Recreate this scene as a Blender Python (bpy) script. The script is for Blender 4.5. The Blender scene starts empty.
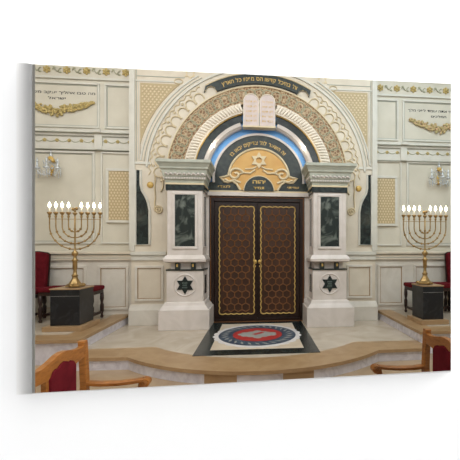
import bpy, bmesh, math, random
from math import sin, cos, pi, radians, sqrt, atan2
from mathutils import Vector, Matrix
random.seed(4)
S = bpy.context.scene
COL = S.collection

# ------------------------------------------------------------------ materials
def srgb(r, g, b):
    f = lambda c: (c/255/12.92) if c/255 <= .04045 else ((c/255+.055)/1.055)**2.4
    return (f(r), f(g), f(b), 1)

def mat(name, c, rough=.55, metal=0., c2=None, scale=6., detail=6., lo=.35, hi=.7, bump=0., bscale=None, dist=0., stretch=None, spec=.4):
    m = bpy.data.materials.new(name); m.use_nodes = True
    nt = m.node_tree; N = nt.nodes; L = nt.links
    b = N['Principled BSDF']
    b.inputs['Roughness'].default_value = rough
    b.inputs['Metallic'].default_value = metal
    b.inputs['Specular IOR Level'].default_value = spec
    b.inputs['Base Color'].default_value = srgb(*c)
    tc = N.new('ShaderNodeTexCoord'); vec = tc.outputs['Object']
    if stretch:
        mp = N.new('ShaderNodeMapping'); mp.inputs['Scale'].default_value = stretch
        L.new(vec, mp.inputs['Vector']); vec = mp.outputs['Vector']
    if c2:
        n = N.new('ShaderNodeTexNoise'); n.inputs['Scale'].default_value = scale
        n.inputs['Detail'].default_value = detail; n.inputs['Distortion'].default_value = dist
        L.new(vec, n.inputs['Vector'])
        r = N.new('ShaderNodeValToRGB')
        r.color_ramp.elements[0].position = lo; r.color_ramp.elements[0].color = srgb(*c)
        r.color_ramp.elements[1].position = hi; r.color_ramp.elements[1].color = srgb(*c2)
        L.new(n.outputs['Fac'], r.inputs['Fac']); L.new(r.outputs['Color'], b.inputs['Base Color'])
    if bump:
        n2 = N.new('ShaderNodeTexNoise'); n2.inputs['Scale'].default_value = bscale or scale*3
        L.new(vec, n2.inputs['Vector'])
        bp = N.new('ShaderNodeBump'); bp.inputs['Strength'].default_value = bump; bp.inputs['Distance'].default_value = .01
        L.new(n2.outputs['Fac'], bp.inputs['Height']); L.new(bp.outputs['Normal'], b.inputs['Normal'])
    return m

def glow(name, c, e):
    m = bpy.data.materials.new(name); m.use_nodes = True
    b = m.node_tree.nodes['Principled BSDF']
    b.inputs['Base Color'].default_value = srgb(*c)
    b.inputs['Emission Color'].default_value = srgb(*c); b.inputs['Emission Strength'].default_value = e
    return m

def filigree(name, dark, mid, light, sc):
    m = bpy.data.materials.new(name); m.use_nodes = True
    nt = m.node_tree; N = nt.nodes; L = nt.links; b = N['Principled BSDF']
    b.inputs['Roughness'].default_value = .5
    tc = N.new('ShaderNodeTexCoord')
    v = N.new('ShaderNodeTexVoronoi'); v.feature = 'DISTANCE_TO_EDGE'; v.inputs['Scale'].default_value = sc
    L.new(tc.outputs['Object'], v.inputs['Vector'])
    r = N.new('ShaderNodeValToRGB'); e = r.color_ramp.elements
    e[0].position = .03; e[0].color = srgb(*light); e[1].position = .22; e[1].color = srgb(*dark)
    k = e.new(.1); k.color = srgb(*mid)
    L.new(v.outputs['Distance'], r.inputs['Fac']); L.new(r.outputs['Color'], b.inputs['Base Color'])
    bp = N.new('ShaderNodeBump'); bp.inputs['Strength'].default_value = .5; bp.inputs['Distance'].default_value = .01; bp.invert = True
    L.new(v.outputs['Distance'], bp.inputs['Height']); L.new(bp.outputs['Normal'], b.inputs['Normal'])
    return m

M = dict(
    wall=mat('wall_plaster', (214, 207, 190), .6, c2=(203, 196, 178), scale=2.2, bump=.08, bscale=60),
    mould=mat('wall_moulding', (216, 212, 200), .5, c2=(206, 202, 190), scale=5),
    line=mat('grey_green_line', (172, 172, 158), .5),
    rope=mat('leaf_scroll', (170, 168, 140), .5),
    cream=mat('cream_stone', (222, 211, 192), .5, c2=(212, 200, 180), scale=4),
    creamdado=mat('cream_dado_stone', (220, 213, 201), .45, c2=(206, 198, 184), scale=2.5, dist=1.2),
    tan=mat('tan_panel', (184, 164, 126), .55),
    gold=mat('gold_leaf', (210, 174, 98), .4, .15),
    paleg=mat('pale_gold', (214, 196, 160), .45, .1),
    flower=mat('gilt_flower', (206, 180, 118), .55, 0, c2=(166, 152, 98), scale=20),
    pinkfl=mat('pink_flower', (205, 170, 130), .5, 0, c2=(170, 165, 110), scale=18),
    fili=filigree('interlace', (122, 88, 52), (164, 130, 86), (190, 170, 138), 17),
    bead=mat('bead_stone', (236, 224, 206), .45),
    green=mat('green_marble', (22, 30, 30), .25, c2=(58, 70, 66), scale=5, detail=10, lo=.45, hi=.85, dist=2.5),
    greenlt=mat('green_marble_veined', (34, 42, 40), .18, c2=(150, 158, 146), scale=3.6, detail=10, lo=.47, hi=.82, dist=1.6),
    black=mat('black_green_stone', (34, 42, 40), .35, c2=(58, 66, 60), scale=14, lo=.4, hi=.8),
    soffit=mat('soffit_stone', (206, 196, 188), .5),
    blue=mat('blue_niche', (118, 176, 234), .6),
    tablet=mat('tablet_stone', (216, 200, 194), .5, c2=(204, 188, 182), scale=10),
    relief=mat('relief_gold', (204, 156, 88), .5, .05, c2=(214, 172, 104), scale=3),
    pillar=mat('pillar_marble', (220, 210, 202), .35, c2=(204, 194, 184), scale=3, dist=1.0),
    cap=mat('capital_stone', (186, 187, 172), .5, c2=(168, 170, 156), scale=6),
    door=mat('door_frame_wood', (44, 24, 16), .35, c2=(30, 16, 11), scale=5, stretch=(6, 6, .8)),
    leaf=mat('door_leaf_wood', (70, 42, 24), .45, c2=(48, 28, 15), scale=4),
    latt=mat('door_lattice', (126, 82, 46), .4, .1),
    floor1=mat('beige_marble', (198, 184, 166), .25, c2=(180, 166, 146), scale=2.2, dist=1.2),
    floor0=mat('warm_marble', (176, 152, 124), .3, c2=(158, 132, 102), scale=2, dist=1.5),
    nose=mat('tan_stone', (172, 142, 106), .35, c2=(156, 124, 88), scale=4, dist=1),
    riser=mat('white_marble', (226, 222, 226), .4, c2=(196, 190, 196), scale=5, dist=2),
    medw=mat('mosaic_white', (224, 218, 214), .4),
    medf=mat('mosaic_cream', (222, 206, 184), .35, c2=(206, 188, 164), scale=4),
    navy=mat('mosaic_navy', (52, 66, 84), .4, c2=(96, 112, 124), scale=9, lo=.4, hi=.8),
    medr=mat('mosaic_red', (176, 56, 52), .4),
    medg=mat('mosaic_grey', (160, 158, 152), .4),
    ped=mat('black_marble', (26, 27, 30), .3, c2=(62, 64, 68), scale=7, detail=9, lo=.5, hi=1., dist=1.5),
    brass=mat('aged_brass', (182, 152, 102), .35, .75, c2=(148, 120, 74), scale=20),
    candle=mat('candle_tube', (240, 232, 214), .5),
    bulb=glow('bulb_glow', (255, 240, 205), 14),
    red=mat('red_velvet', (104, 26, 34), .9, c2=(86, 18, 26), scale=12, bump=.2, bscale=200, spec=.1),
    dark=mat('dark_turned_wood', (44, 26, 20), .4),
    wood=mat('honey_wood', (162, 104, 48), .32, c2=(126, 76, 30), scale=5, stretch=(3, 3, 14), dist=1),
    crystal=mat('cut_crystal', (214, 218, 220), .12, .3, spec=.8),
    ink=mat('black_paint', (22, 24, 28), .6),
    lamp=glow('spot_glow', (255, 246, 226), 14),
    white=mat('white_wall_paint', (250, 250, 250), .9, spec=.05),
    canvas=mat('white_canvas', (246, 245, 243), .9, bump=.05, bscale=400, spec=.05),
    gfloor=mat('gallery_floor', (128, 128, 128), .8),
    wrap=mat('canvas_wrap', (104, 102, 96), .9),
    mosaic=mat('star_tesserae', (84, 98, 92), .4),
    ceil=mat('ceiling_plaster', (226, 222, 214), .7),
)

# ------------------------------------------------------------------ mesh builder
class MB:
    def __init__(s): s.v = []; s.f = []; s.sm = []
    def add(s, vs, fs, smooth=False):
        k = len(s.v); s.v += [tuple(v) for v in vs]
        for f in fs: s.f.append([i+k for i in f]); s.sm.append(smooth)
        return s
    def box(s, x0, x1, y0, y1, z0, z1):
        v = [(x, y, z) for x in (x0, x1) for y in (y0, y1) for z in (z0, z1)]
        return s.add(v, [(0,1,3,2), (4,6,7,5), (0,4,5,1), (2,3,7,6), (0,2,6,4), (1,5,7,3)])
    def frame(s, x0, x1, z0, z1, w, y0, y1):          # rectangular picture-frame moulding in the XZ plane
        s.box(x0, x1, y0, y1, z1-w, z1); s.box(x0, x1, y0, y1, z0, z0+w)
        s.box(x0, x0+w, y0, y1, z0+w, z1-w); s.box(x1-w, x1, y0, y1, z0+w, z1-w)
        return s
    def prism(s, pts, y0, y1):                        # polygon in XZ pushed along Y
        n = len(pts)
        v = [(x, y0, z) for x, z in pts] + [(x, y1, z) for x, z in pts]
        f = [list(range(n)), list(range(2*n-1, n-1, -1))] + [(i, i+n, (i+1) % n+n, (i+1) % n) for i in range(n)]
        return s.add(v, f)
    def slabxy(s, pts, z0, z1):                       # polygon in XY pushed along Z
        n = len(pts)
        v = [(x, y, z0) for x, y in pts] + [(x, y, z1) for x, y in pts]
        f = [list(range(n)), list(range(2*n-1, n-1, -1))] + [(i, i+n, (i+1) % n+n, (i+1) % n) for i in range(n)]
        return s.add(v, f)
    def prismx(s, pts, x0, x1):                       # polygon in YZ pushed along X
        n = len(pts)
        v = [(x0, y, z) for y, z in pts] + [(x1, y, z) for y, z in pts]
        f = [list(range(n)), list(range(2*n-1, n-1, -1))] + [(i, i+n, (i+1) % n+n, (i+1) % n) for i in range(n)]
        return s.add(v, f)
    def ring(s, cx, cz, r0, r1, a0, a1, y0, y1, n=32): # arc band, angles from vertical (deg, + to right)
        v = []; f = []
        for i in range(n+1):
            a = radians(a0+(a1-a0)*i/n)
            for r in (r0, r1):
                for y in (y0, y1): v.append((cx+r*sin(a), y, cz+r*cos(a)))
        for i in range(n):
            k = 4*i; j = k+4
            f += [(k, j, j+2, k+2), (k+1, k+3, j+3, j+1), (k, k+1, j+1, j), (k+2, j+2, j+3, k+3)]
        f += [(0, 2, 3, 1), (4*n, 4*n+1, 4*n+3, 4*n+2)]
        return s.add(v, f, False)
    def tube(s, path, r, n=8, closed=False, smooth=True, flat=None):
        P = [Vector(p) for p in path]; m = len(P); R = r if isinstance(r, (list, tuple)) else [r]*m
        v = []; f = []; up = None
        for i in range(m):
            t = (P[(i+1) % m]-P[i-1]) if closed else (P[min(i+1, m-1)]-P[max(i-1, 0)])
            t = t.normalized() if t.length else Vector((0, 0, 1))
            if up is None:
                up = Vector((0, 1, 0)) if abs(t.y) < .9 else Vector((1, 0, 0))
            u = (up - t*up.dot(t)).normalized(); w = t.cross(u); up = u
            for k in range(n):
                a = 2*pi*k/n; v.append(P[i]+(u*cos(a)*(flat or 1)+w*sin(a))*R[i])
        seg = m if closed else m-1
        for i in range(seg):
            for k in range(n):
                f.append((i*n+k, i*n+(k+1) % n, ((i+1) % m)*n+(k+1) % n, ((i+1) % m)*n+k))
        s.add(v, f, smooth)
        if not closed: s.add([v[k] for k in range(n)], [list(range(n-1, -1, -1))]); s.add([v[(m-1)*n+k] for k in range(n)], [list(range(n))])
        return s
    def lathe(s, prof, c=(0, 0, 0), n=16, smooth=True, rot=0, sq=None):
        v = []; f = []; m = len(prof)
        for r, z in prof:
            for k in range(n):
                a = 2*pi*k/n+rot; v.append((c[0]+r*cos(a), c[1]+r*sin(a), c[2]+z))
        for i in range(m-1):
            for k in range(n): f.append((i*n+k, i*n+(k+1) % n, (i+1)*n+(k+1) % n, (i+1)*n+k))
        f += [list(range(n-1, -1, -1)), [(m-1)*n+k for k in range(n)]]
        return s.add(v, f, smooth)
    def ball(s, c, rx, ry=None, rz=None, n=10, m=6):
        ry = ry or rx; rz = rz or rx; v = [(c[0], c[1], c[2]-rz)]; f = []
        for i in range(1, m):
            p = -pi/2+pi*i/m
            for k in range(n): a = 2*pi*k/n; v.append((c[0]+rx*cos(p)*cos(a), c[1]+ry*cos(p)*sin(a), c[2]+rz*sin(p)))
        v.append((c[0], c[1], c[2]+rz)); t = len(v)-1
        for k in range(n):
            f.append((0, 1+(k+1) % n, 1+k)); f.append((t, t-n+k, t-n+(k+1) % n))
            for i in range(m-2): f.append((1+i*n+k, 1+i*n+(k+1) % n, 1+(i+1)*n+(k+1) % n, 1+(i+1)*n+k))
        return s.add(v, f, True)
    def loft(s, rings, smooth=False):                 # list of equal-length closed loops
        n = len(rings[0]); v = [p for r in rings for p in r]; f = []
        for i in range(len(rings)-1):
            for k in range(n): f.append((i*n+k, i*n+(k+1) % n, (i+1)*n+(k+1) % n, (i+1)*n+k))
        f += [list(range(n-1, -1, -1)), [(len(rings)-1)*n+k for k in range(n)]]
        return s.add(v, f, smooth)
    def build(s, name, m, parent=None, bevel=0, kind=None):
        me = bpy.data.meshes.new(name); me.from_pydata(s.v, [], s.f)
        me.polygons.foreach_set('use_smooth', s.sm)
        bm = bmesh.new(); bm.from_mesh(me); bmesh.ops.recalc_face_normals(bm, faces=bm.faces)
        if bevel:
            es = [e for e in bm.edges if len(e.link_faces) == 2 and e.calc_face_angle(0) > .6]
            bmesh.ops.bevel(bm, geom=es, offset=bevel, segments=2, affect='EDGES', profile=.6)
        bm.to_mesh(me); bm.free(); me.update()
        me.materials.append(m)
        o = bpy.data.objects.new(name, me); COL.objects.link(o)
        if parent: o.parent = parent
        if kind: o['kind'] = kind
        return o

def thing(name, label, cat, loc=(0, 0, 0), rz=0, group=None):
    o = bpy.data.objects.new(name, None); COL.objects.link(o); o.empty_display_size = .1
    o.location = loc; o.rotation_euler = (0, 0, rz); o['label'] = label; o['category'] = cat
    if group: o['group'] = group
    return o
def tag(o, label, cat, group=None):
    o['label'] = label; o['category'] = cat
    if group: o['group'] = group
    return o
def dup(root, label, loc, rz=0):
    r = root.copy(); COL.objects.link(r); r.location = loc; r.rotation_euler = (0, 0, rz); r['label'] = label
    for ch in list(root.children):
        c = ch.copy(); COL.objects.link(c); c.parent = r
        for g in list(ch.children):
            d = g.copy(); COL.objects.link(d); d.parent = c
    return r

# Hebrew lettering turned into mesh
_gl = {}
def glyph(ch):
    if ch in _gl: return _gl[ch]
    cu = bpy.data.curves.new('g', 'FONT'); cu.body = ch; cu.extrude = .02; cu.offset = .012; cu.resolution_u = 2
    o = bpy.data.objects.new('g', cu); COL.objects.link(o); bpy.context.view_layer.update()
    ev = o.evaluated_get(bpy.context.evaluated_depsgraph_get())
    me = bpy.data.meshes.new_from_object(ev)
    v = [tuple(p.co) for p in me.vertices]; f = [list(p.vertices) for p in me.polygons]
    bpy.data.objects.remove(o); bpy.data.meshes.remove(me)
    xs = [p[0] for p in v] or [0]
    _gl[ch] = (v, f, min(xs), max(xs)-min(xs)); return _gl[ch]
def line_layout(text, h, gap=.09, space=.32):
    out = []; x = 0
    for ch in reversed(text):                          # right-to-left script laid out visually
        if ch == ' ': x += space*h*1.4; continue
        v, f, x0, w = glyph(ch); out.append((ch, x, w*h*1.4)); x += (w+gap)*h*1.4
    return out, x-gap*h*1.4
def text_flat(mb, text, cx, z, y, h, width=None):
    lay, tot = line_layout(text, h); k = (width/tot) if width else 1
    for ch, x, w in lay:
        v, f, x0, _ = glyph(ch)
        mb.add([(cx+(x-tot/2+(p[0]-x0)*h*1.4)*k, y-p[2]*h, z+p[1]*h*1.4) for p in v], f)
def text_arc(mb, text, cx, cz, r, y, h, a0, a1):
    lay, tot = line_layout(text, h)
    for ch, x, w in lay:
        v, f, x0, _ = glyph(ch)
        a = radians(a0+(a1-a0)*(x+w/2)/tot); k = radians(a1-a0)*r/tot; k = max(.8, min(1.3, k))
        for_v = []
        for p in v:
            lx = ((p[0]-x0)*h*1.4-w/2)*k; lz = p[1]*h*1.4
            for_v.append((cx+(r+lz)*sin(a)+lx*cos(a), y-p[2]*h, cz+(r+lz)*cos(a)-lx*sin(a)))
        mb.add(for_v, f)

def star(mb, cx, cz, r, y0, y1, inner=0):
    pts = []
    for i in range(12):
        a = pi/6*i; q = r if i % 2 == 0 else r*.58
        pts.append((cx+q*sin(a), cz+q*cos(a)))
    if inner:
        n = 12; inn = [(cx+inner*sin(pi/6*i), cz+inner*cos(pi/6*i)) for i in range(12)]
        v = [(x, y, z) for y in (y0, y1) for (x, z) in pts+inn]; f = []
        for i in range(n):
            j = (i+1) % n
            f += [(i, j, n+j, n+i), (2*n+i, 3*n+i, 3*n+j, 2*n+j), (i, 2*n+i, 2*n+j, j), (n+i, n+j, 3*n+j, 3*n+i)]
        mb.add(v, f)
    else: mb.prism(pts, y0, y1)

def P2(pts, y): return [(x, y, z) for x, z in pts]
def arcpts(cx, cz, r, a0, a1, n): return [(cx+r*sin(radians(a0+(a1-a0)*i/n)), cz+r*cos(radians(a0+(a1-a0)*i/n))) for i in range(n+1)]

# ------------------------------------------------------------------ the hall: shell
W = 6.55                                              # back wall
HX = 6.3; HZ = 6.4
FRONT = 1.475
wall = MB().box(-HX, HX, W, W+.2, 0, HZ).build('wall_back', M['wall'], kind='structure')
MB().box(-HX-.2, -HX, FRONT, W, 0, HZ).build('wall_left', M['wall'], kind='structure')
MB().box(HX, HX+.2, FRONT, W, 0, HZ).build('wall_right', M['wall'], kind='structure')
MB().box(-HX, HX, FRONT, W, HZ, HZ+.2).build('ceiling', M['ceil'], kind='structure')
MB().box(-HX, HX, FRONT, W, -.2, 0).build('floor', M['floor0'], kind='structure')
MB().box(-6.5, 6.5, FRONT-4.5, FRONT, -.2, 0).build('floor_gallery', M['gfloor'], kind='structure')

def rosette_mb():
    m = MB(); m.ball((0, -.02, 0), .035, .03, .035, 8, 5)
    for k in range(6):
        a = pi/3*k; m.ball((.05*sin(a), -.012, .05*cos(a)), .026, .018, .026, 6, 4)
    return m
def flower_mb():
    m = MB()
    for k in range(5):
        a = 2*pi*k/5; m.ball((.02*sin(a), 0, .02*cos(a)), .018, .014, .018, 6, 4)
    return m
_proto = {}
def ornament(name, mb, m, parent, loc):               # one small ornament, its mesh shared by the repeats
    if name not in _proto:
        o = mb().build(name, m, parent); _proto[name] = o
    else:
        o = _proto[name].copy(); COL.objects.link(o); o.parent = parent
    o.location = loc

# ------------------------------------------------------------------ wall mouldings (both bays)
def both(fn):
    for s in (-1, 1): fn(s)
def bx(mb, s, x0, x1, y0, y1, z0, z1):
    a, b = sorted((s*x0, s*x1)); mb.box(a, b, y0, y1, z0, z1)
def fr(mb, s, x0, x1, z0, z1, w, y0, y1):
    a, b = sorted((s*x0, s*x1)); mb.frame(a, b, z0, z1, w, y0, y1)

for s, side in ((-1, 'left'), (1, 'right')):
    c = MB()
    bx(c, s, 2.38, HX, W-.07, W, 5.22, 5.30); bx(c, s, 2.38, HX, W-.12, W, 5.30, 5.42)
    bx(c, s, 2.38, HX, W-.035, W, 4.88, 4.925)
    cor = c.build('trim_cornice_'+side, M['mould'], kind='structure', bevel=.008)
    sc = MB()
    for i in range(10):
        x = s*(2.56+.362*i); z = 5.055
        ornament('rosette', rosette_mb, M['flower'], cor, (x, W, z))
        pts = [(x+.10+.02*j, W-.012, z+.035*sin(j*1.05)) for j in range(9)]
        sc.tube(pts, .010, 5); sc.ball((x+.13, W-.01, z+.045), .03, .012, .018, 6, 4); sc.ball((x+.24, W-.01, z-.045), .03, .012, .018, 6, 4)
    sc.build('leaf_scroll', M['rope'], cor)
    # upper panels
    p = MB(); q = MB()
    fr(p, s, 3.04, 4.64, 3.95, 4.82, .035, W-.03, W); fr(q, s, 3.08, 4.60, 3.99, 4.78, .012, W-.012, W)
    fr(p, s, 2.44, 2.95, 3.95, 4.82, .035, W-.03, W); fr(q, s, 2.48, 2.91, 3.99, 4.78, .012, W-.012, W)
    fr(p, s, 4.72, 6.2, 3.95, 4.82, .035, W-.03, W)
    pp = p.build('trim_upper_panels_'+side, M['mould'], kind='structure', bevel=.006); q.build('panel_line', M['line'], pp)
    # entablature
    e = MB(); g = MB(); fl = MB()
    bx(e, s, 2.36, HX, W-.10, W, 3.84, 3.90); bx(e, s, 2.36, HX, W-.06, W, 3.79, 3.84)
    bx(e, s, 2.36, HX, W-.05, W, 3.53, 3.60); bx(e, s, 2.36, HX, W-.025, W, 3.60, 3.79)
    bx(e, s, 2.98, 3.12, W-.13, W, 3.84, 3.905); bx(e, s, 2.98, 3.12, W-.07, W, 3.53, 3.84)
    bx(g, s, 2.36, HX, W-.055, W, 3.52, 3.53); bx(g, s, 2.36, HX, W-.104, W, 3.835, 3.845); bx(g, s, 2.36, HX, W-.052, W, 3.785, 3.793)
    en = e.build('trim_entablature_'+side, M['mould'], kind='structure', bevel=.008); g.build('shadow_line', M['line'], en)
    sw = MB()
    for i in range(16):
        x = s*(2.48+.222*i); yo = W-.03-(.047 if 2.97 < abs(x) < 3.13 else 0)
        ornament('gilt_flower', flower_mb, M['flower'], en, (x, yo, 3.70))
        sw.tube([(x+s*(.03+.02*j), yo+.003, 3.70-.03*sin(pi*j/8)) for j in range(9)], .008, 5)
    sw.build('swag', M['rope'], en)
    # middle panels
    p = MB(); q = MB()
    fr(p, s, 3.13, 4.64, 1.72, 3.50, .04, W-.03, W); fr(q, s, 3.175, 4.595, 1.765, 3.455, .012, W-.012, W)
    fr(p, s, 2.43, 3.02, 1.72, 3.50, .03, W-.03, W); fr(p, s, 4.72, 6.2, 1.72, 3.50, .04, W-.03, W)
    pp = p.build('trim_middle_panels_'+side, M['mould'], kind='structure', bevel=.006); q.build('panel_line', M['line'], pp)
    t = MB().box(min(s*2.47, s*2.87), max(s*2.47, s*2.87), W-.03, W, 2.18, 3.13).build('lattice_panel', M['tan'], pp)
    f2 = MB(); fr(f2, s, 2.42, 2.92, 2.13, 3.18, .05, W-.045, W); f2.build('lattice_frame', M['mould'], t, bevel=.006)
    d = MB()
    for r in range(17):
        for k in range(7):
            x = 2.50+.058*k+(.029 if r % 2 else 0); z = 2.215+.055*r
            if x < 2.855: d.prism([(s*x, z-.024), (s*x+.02, z), (s*x, z+.024), (s*x-.02, z)], W-.036, W-.028)
    d.build('diamond_lattice', M['paleg'], t)
    # chair rail
    e = MB(); g = MB()
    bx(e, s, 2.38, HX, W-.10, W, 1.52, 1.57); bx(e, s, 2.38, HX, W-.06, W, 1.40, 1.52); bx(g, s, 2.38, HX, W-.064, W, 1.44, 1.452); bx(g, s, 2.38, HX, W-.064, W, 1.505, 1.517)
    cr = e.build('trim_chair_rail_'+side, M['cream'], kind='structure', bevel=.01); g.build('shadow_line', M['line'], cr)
    # dado
    e = MB(); bx(e, s, 2.38, HX, W-.02, W, .352, 1.40)
    da = e.build('trim_dado_'+side, M['creamdado'], kind='structure')
    p = MB(); q = MB()
    for a, b in ((2.50, 3.07), (3.28, 4.1), (4.3, 5.2), (5.35, 6.2)):
        fr(p, s, a, b, .44, 1.30, .05, W-.045, W-.02); fr(q, s, a+.05, b-.05, .49, 1.25, .012, W-.032, W-.02)
    p.build('dado_panel', M['creamdado'], da, bevel=.008); q.build('dado_panel_line', M['nose'], da)

for o in bpy.data.objects:                             # the right bay's upper trims sit a few centimetres lower
    if o.name in ('trim_cornice_right', 'trim_upper_panels_right', 'trim_entablature_right'): o.location.z = -.055
    if o.name == 'trim_middle_panels_right': o.location.z = -.03
# ------------------------------------------------------------------ floors and steps
Z1 = .176; Z2 = .352
def bow(R, off, xs, n=24):
    cy = 6.4; a = math.asin(xs/R)
    return [(R*sin(-a+2*a*i/n), cy-R*cos(-a+2*a*i/n)) for i in range(n+1)]
outer = [(-2.5, 4.47)]+bow(2.6, 0, 1.72)+[(2.5, 4.47)]
inner = [(-2.5, 4.87)]+bow(2.12, 0, 1.48)+[(2.5, 4.87)]
body = [(x, y+.03) for x, y in outer]
plat = MB().slabxy(body+[(2.5, W), (-2.5, W)], 0, Z1-.045).build('floor_step_riser', M['riser'], kind='structure')
MB().slabxy(inner+[(2.5, W), (-2.5, W)], Z1-.045, Z1).build('paving', M['floor1'], plat)
n = MB(); k = len(outer)
rs = [[(*outer[i], Z1-.045), (*outer[i], Z1), (*inner[i], Z1), (*inner[i], Z1-.045)] for i in range(k)]
n.loft(rs); n.build('nosing', M['nose'], plat)
for a0, a1 in ((-14.2, -5.4), (6.8, 15.6)):            # tan blocks let into the white riser
    pts = [(2.575*sin(radians(a0+(a1-a0)*i/6)), 6.4-2.575*cos(radians(a0+(a1-a0)*i/6))) for i in range(7)]
    br = MB(); br.slabxy(pts+[(x, y+.05) for x, y in reversed(pts)], 0, Z1-.046)
    br.build('riser_block', M['nose'], plat)
for s in (-1, 1):
    e = MB(); bx(e, s, 2.5, HX, 4.76, W, 0, Z2-.045)
    sp = e.build('floor_side_platform', M['riser'], kind='structure')
    e = MB(); bx(e, s, 2.78, HX, 5.02, W, Z2-.045, Z2); e.build('paving', M['floor1'], sp)
    e = MB(); e.slabxy([(s*2.48, 4.72), (s*HX, 4.72), (s*HX, 5.02), (s*2.78, 5.02), (s*2.78, W), (s*2.48, W)], Z2-.045, Z2)
    e.build('nosing', M['nose'], sp)

# floor medallion
med = thing('floor_medallion', 'inlaid floor panel with dark green marble border and round red medallion before the doors', 'floor inlay', (0, 5.42, Z1))
b = MB(); x1 = .87; a, c_ = -1.01, .98
b.box(-x1, x1, a, a+.22, 0, .006); b.box(-x1, x1, c_-.16, c_, 0, .006); b.box(-x1, -x1+.2, a+.22, c_-.16, 0, .006); b.box(x1-.2, x1, a+.22, c_-.16, 0, .006)
b.build('green_border', M['green'], med)
MB().box(-x1+.2, x1-.2, a+.22, c_-.16, 0, .005).build('cream_field', M['medf'], med)
def disc(r, z, n=48, scal=0, k=0): return [((r+scal*abs(sin(k*pi*i/n)))*cos(2*pi*i/n), (r+scal*abs(sin(k*pi*i/n)))*sin(2*pi*i/n)) for i in range(n)]
MB().slabxy(disc(.70, 0, 96, .035, 24), .004, .009).build('white_rim', M['medw'], med)
MB().slabxy(disc(.64, 0, 64), .008, .0105).build('leaf_ring', M['navy'], med)
lv = MB()
for i in range(28):
    a = 2*pi*i/28
    for r, l, w in ((.54, .075, .022),):
        t = a+.6; cx, cy = r*cos(a), r*sin(a); dx, dy = cos(t), sin(t)
        lv.slabxy([(cx-dx*l, cy-dy*l), (cx-dy*w, cy+dx*w), (cx+dx*l, cy+dy*l), (cx+dy*w, cy-dx*w)], .010, .0125)
lv.build('leaf', M['medg'], med)
MB().slabxy(disc(.41, 0, 64), .010, .0135).build('red_disc', M['medr'], med)
cg = MB(); cg.slabxy([(x*1.0, y*1.25) for x, y in disc(.16, 0, 24, .05, 6)], .013, .0155)
cg.slabxy([(x-.19, y) for x, y in disc(.11, 0, 20, .03, 5)], .013, .015); cg.slabxy([(x+.19, y) for x, y in disc(.11, 0, 20, .03, 5)], .013, .015)
cg.build('grey_motif', M['medg'], med)
cr_ = MB(); cr_.slabxy([(-.03, -.05), (.12, .08), (.07, .14), (-.09, .0)], .015, .017); cr_.build('red_motif', M['medr'], med)

# ------------------------------------------------------------------ portal surround
AX = .03; AZ = 3.04                                             # arch centre height
portal = thing('arched_portal', 'cream carved arch surround with banded vault rising behind the two marble pillars', 'portal', (0, 0, 0))
YS = 6.40
outl = [(-2.40, Z1), (-2.40, 5.46), (2.40, 5.46), (2.40, Z1), (1.2, Z1), (1.2, AZ)]+arcpts(AX, AZ, 1.765, 90, -90, 48)+[(-1.2, AZ), (-1.2, Z1)]
sl = MB().prism(outl, YS, W).build('surround_slab', M['cream'], portal)
# mouldings on the slab
for s in (-1, 1):
    m = MB(); q = MB()
    bx(m, s, 2.33, 2.40, YS-.03, YS, 1.58, 5.15); bx(m, s, 2.26, 2.275, YS-.015, YS, 3.34, 4.85)
    bx(q, s, 2.30, 2.312, YS-.012, YS, 3.30, 5.05)
    bx(m, s, 2.02, 2.40, YS-.02, YS, 3.24, 3.29)
    bx(m, s, 1.45, 2.33, YS-.015, YS, 4.83, 4.86); bx(q, s, 1.4, 2.3, YS-.01, YS, 4.93, 4.942)
    m.ring(AX, AZ, 2.13, 2.17, 0, s*86, YS-.03, YS, 40); m.ring(AX, AZ, 2.26, 2.29, s*31, s*83, YS-.02, YS, 30)
    q.ring(AX, AZ, 2.205, 2.216, s*30, s*84, YS-.012, YS, 40)
    m.ring(AX, AZ, 1.765, 1.80, 0, s*88, YS-.03, YS+.05, 40)
    bx(m, s, 2.40, 2.44, YS-.02, W, 1.59, 5.15)
    bx(m, s, 1.74, 2.40, YS-.06, YS, 1.50, 1.57); bx(m, s, 1.74, 2.40, YS-.03, YS, 1.40, 1.50)
    m.build('moulding', M['mould'], sl, bevel=.006); q.build('groove', M['line'], sl)
# cornice rosettes over the portal
for i in range(-6, 7): ornament('rosette', rosette_mb, M['flower'], sl, (.36*i, YS, 5.19))
# dado of slab
for s in (-1, 1):
    d = MB(); q = MB()
    fr(d, s, 1.80, 2.33, .62, 1.30, .045, YS-.03, YS)
    fr(q, s, 1.845, 2.285, .665, 1.255, .012, YS-.012, YS)
    x0, x1 = sorted((s*1.6, s*2.42))
    d.prismx([(YS, .56), (YS-.10, .46), (YS-.10, Z1), (YS, Z1)], x0, x1)
    d.build('dado_panel', M['creamdado'], sl, bevel=.006); q.build('dado_panel_line', M['nose'], sl)
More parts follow.
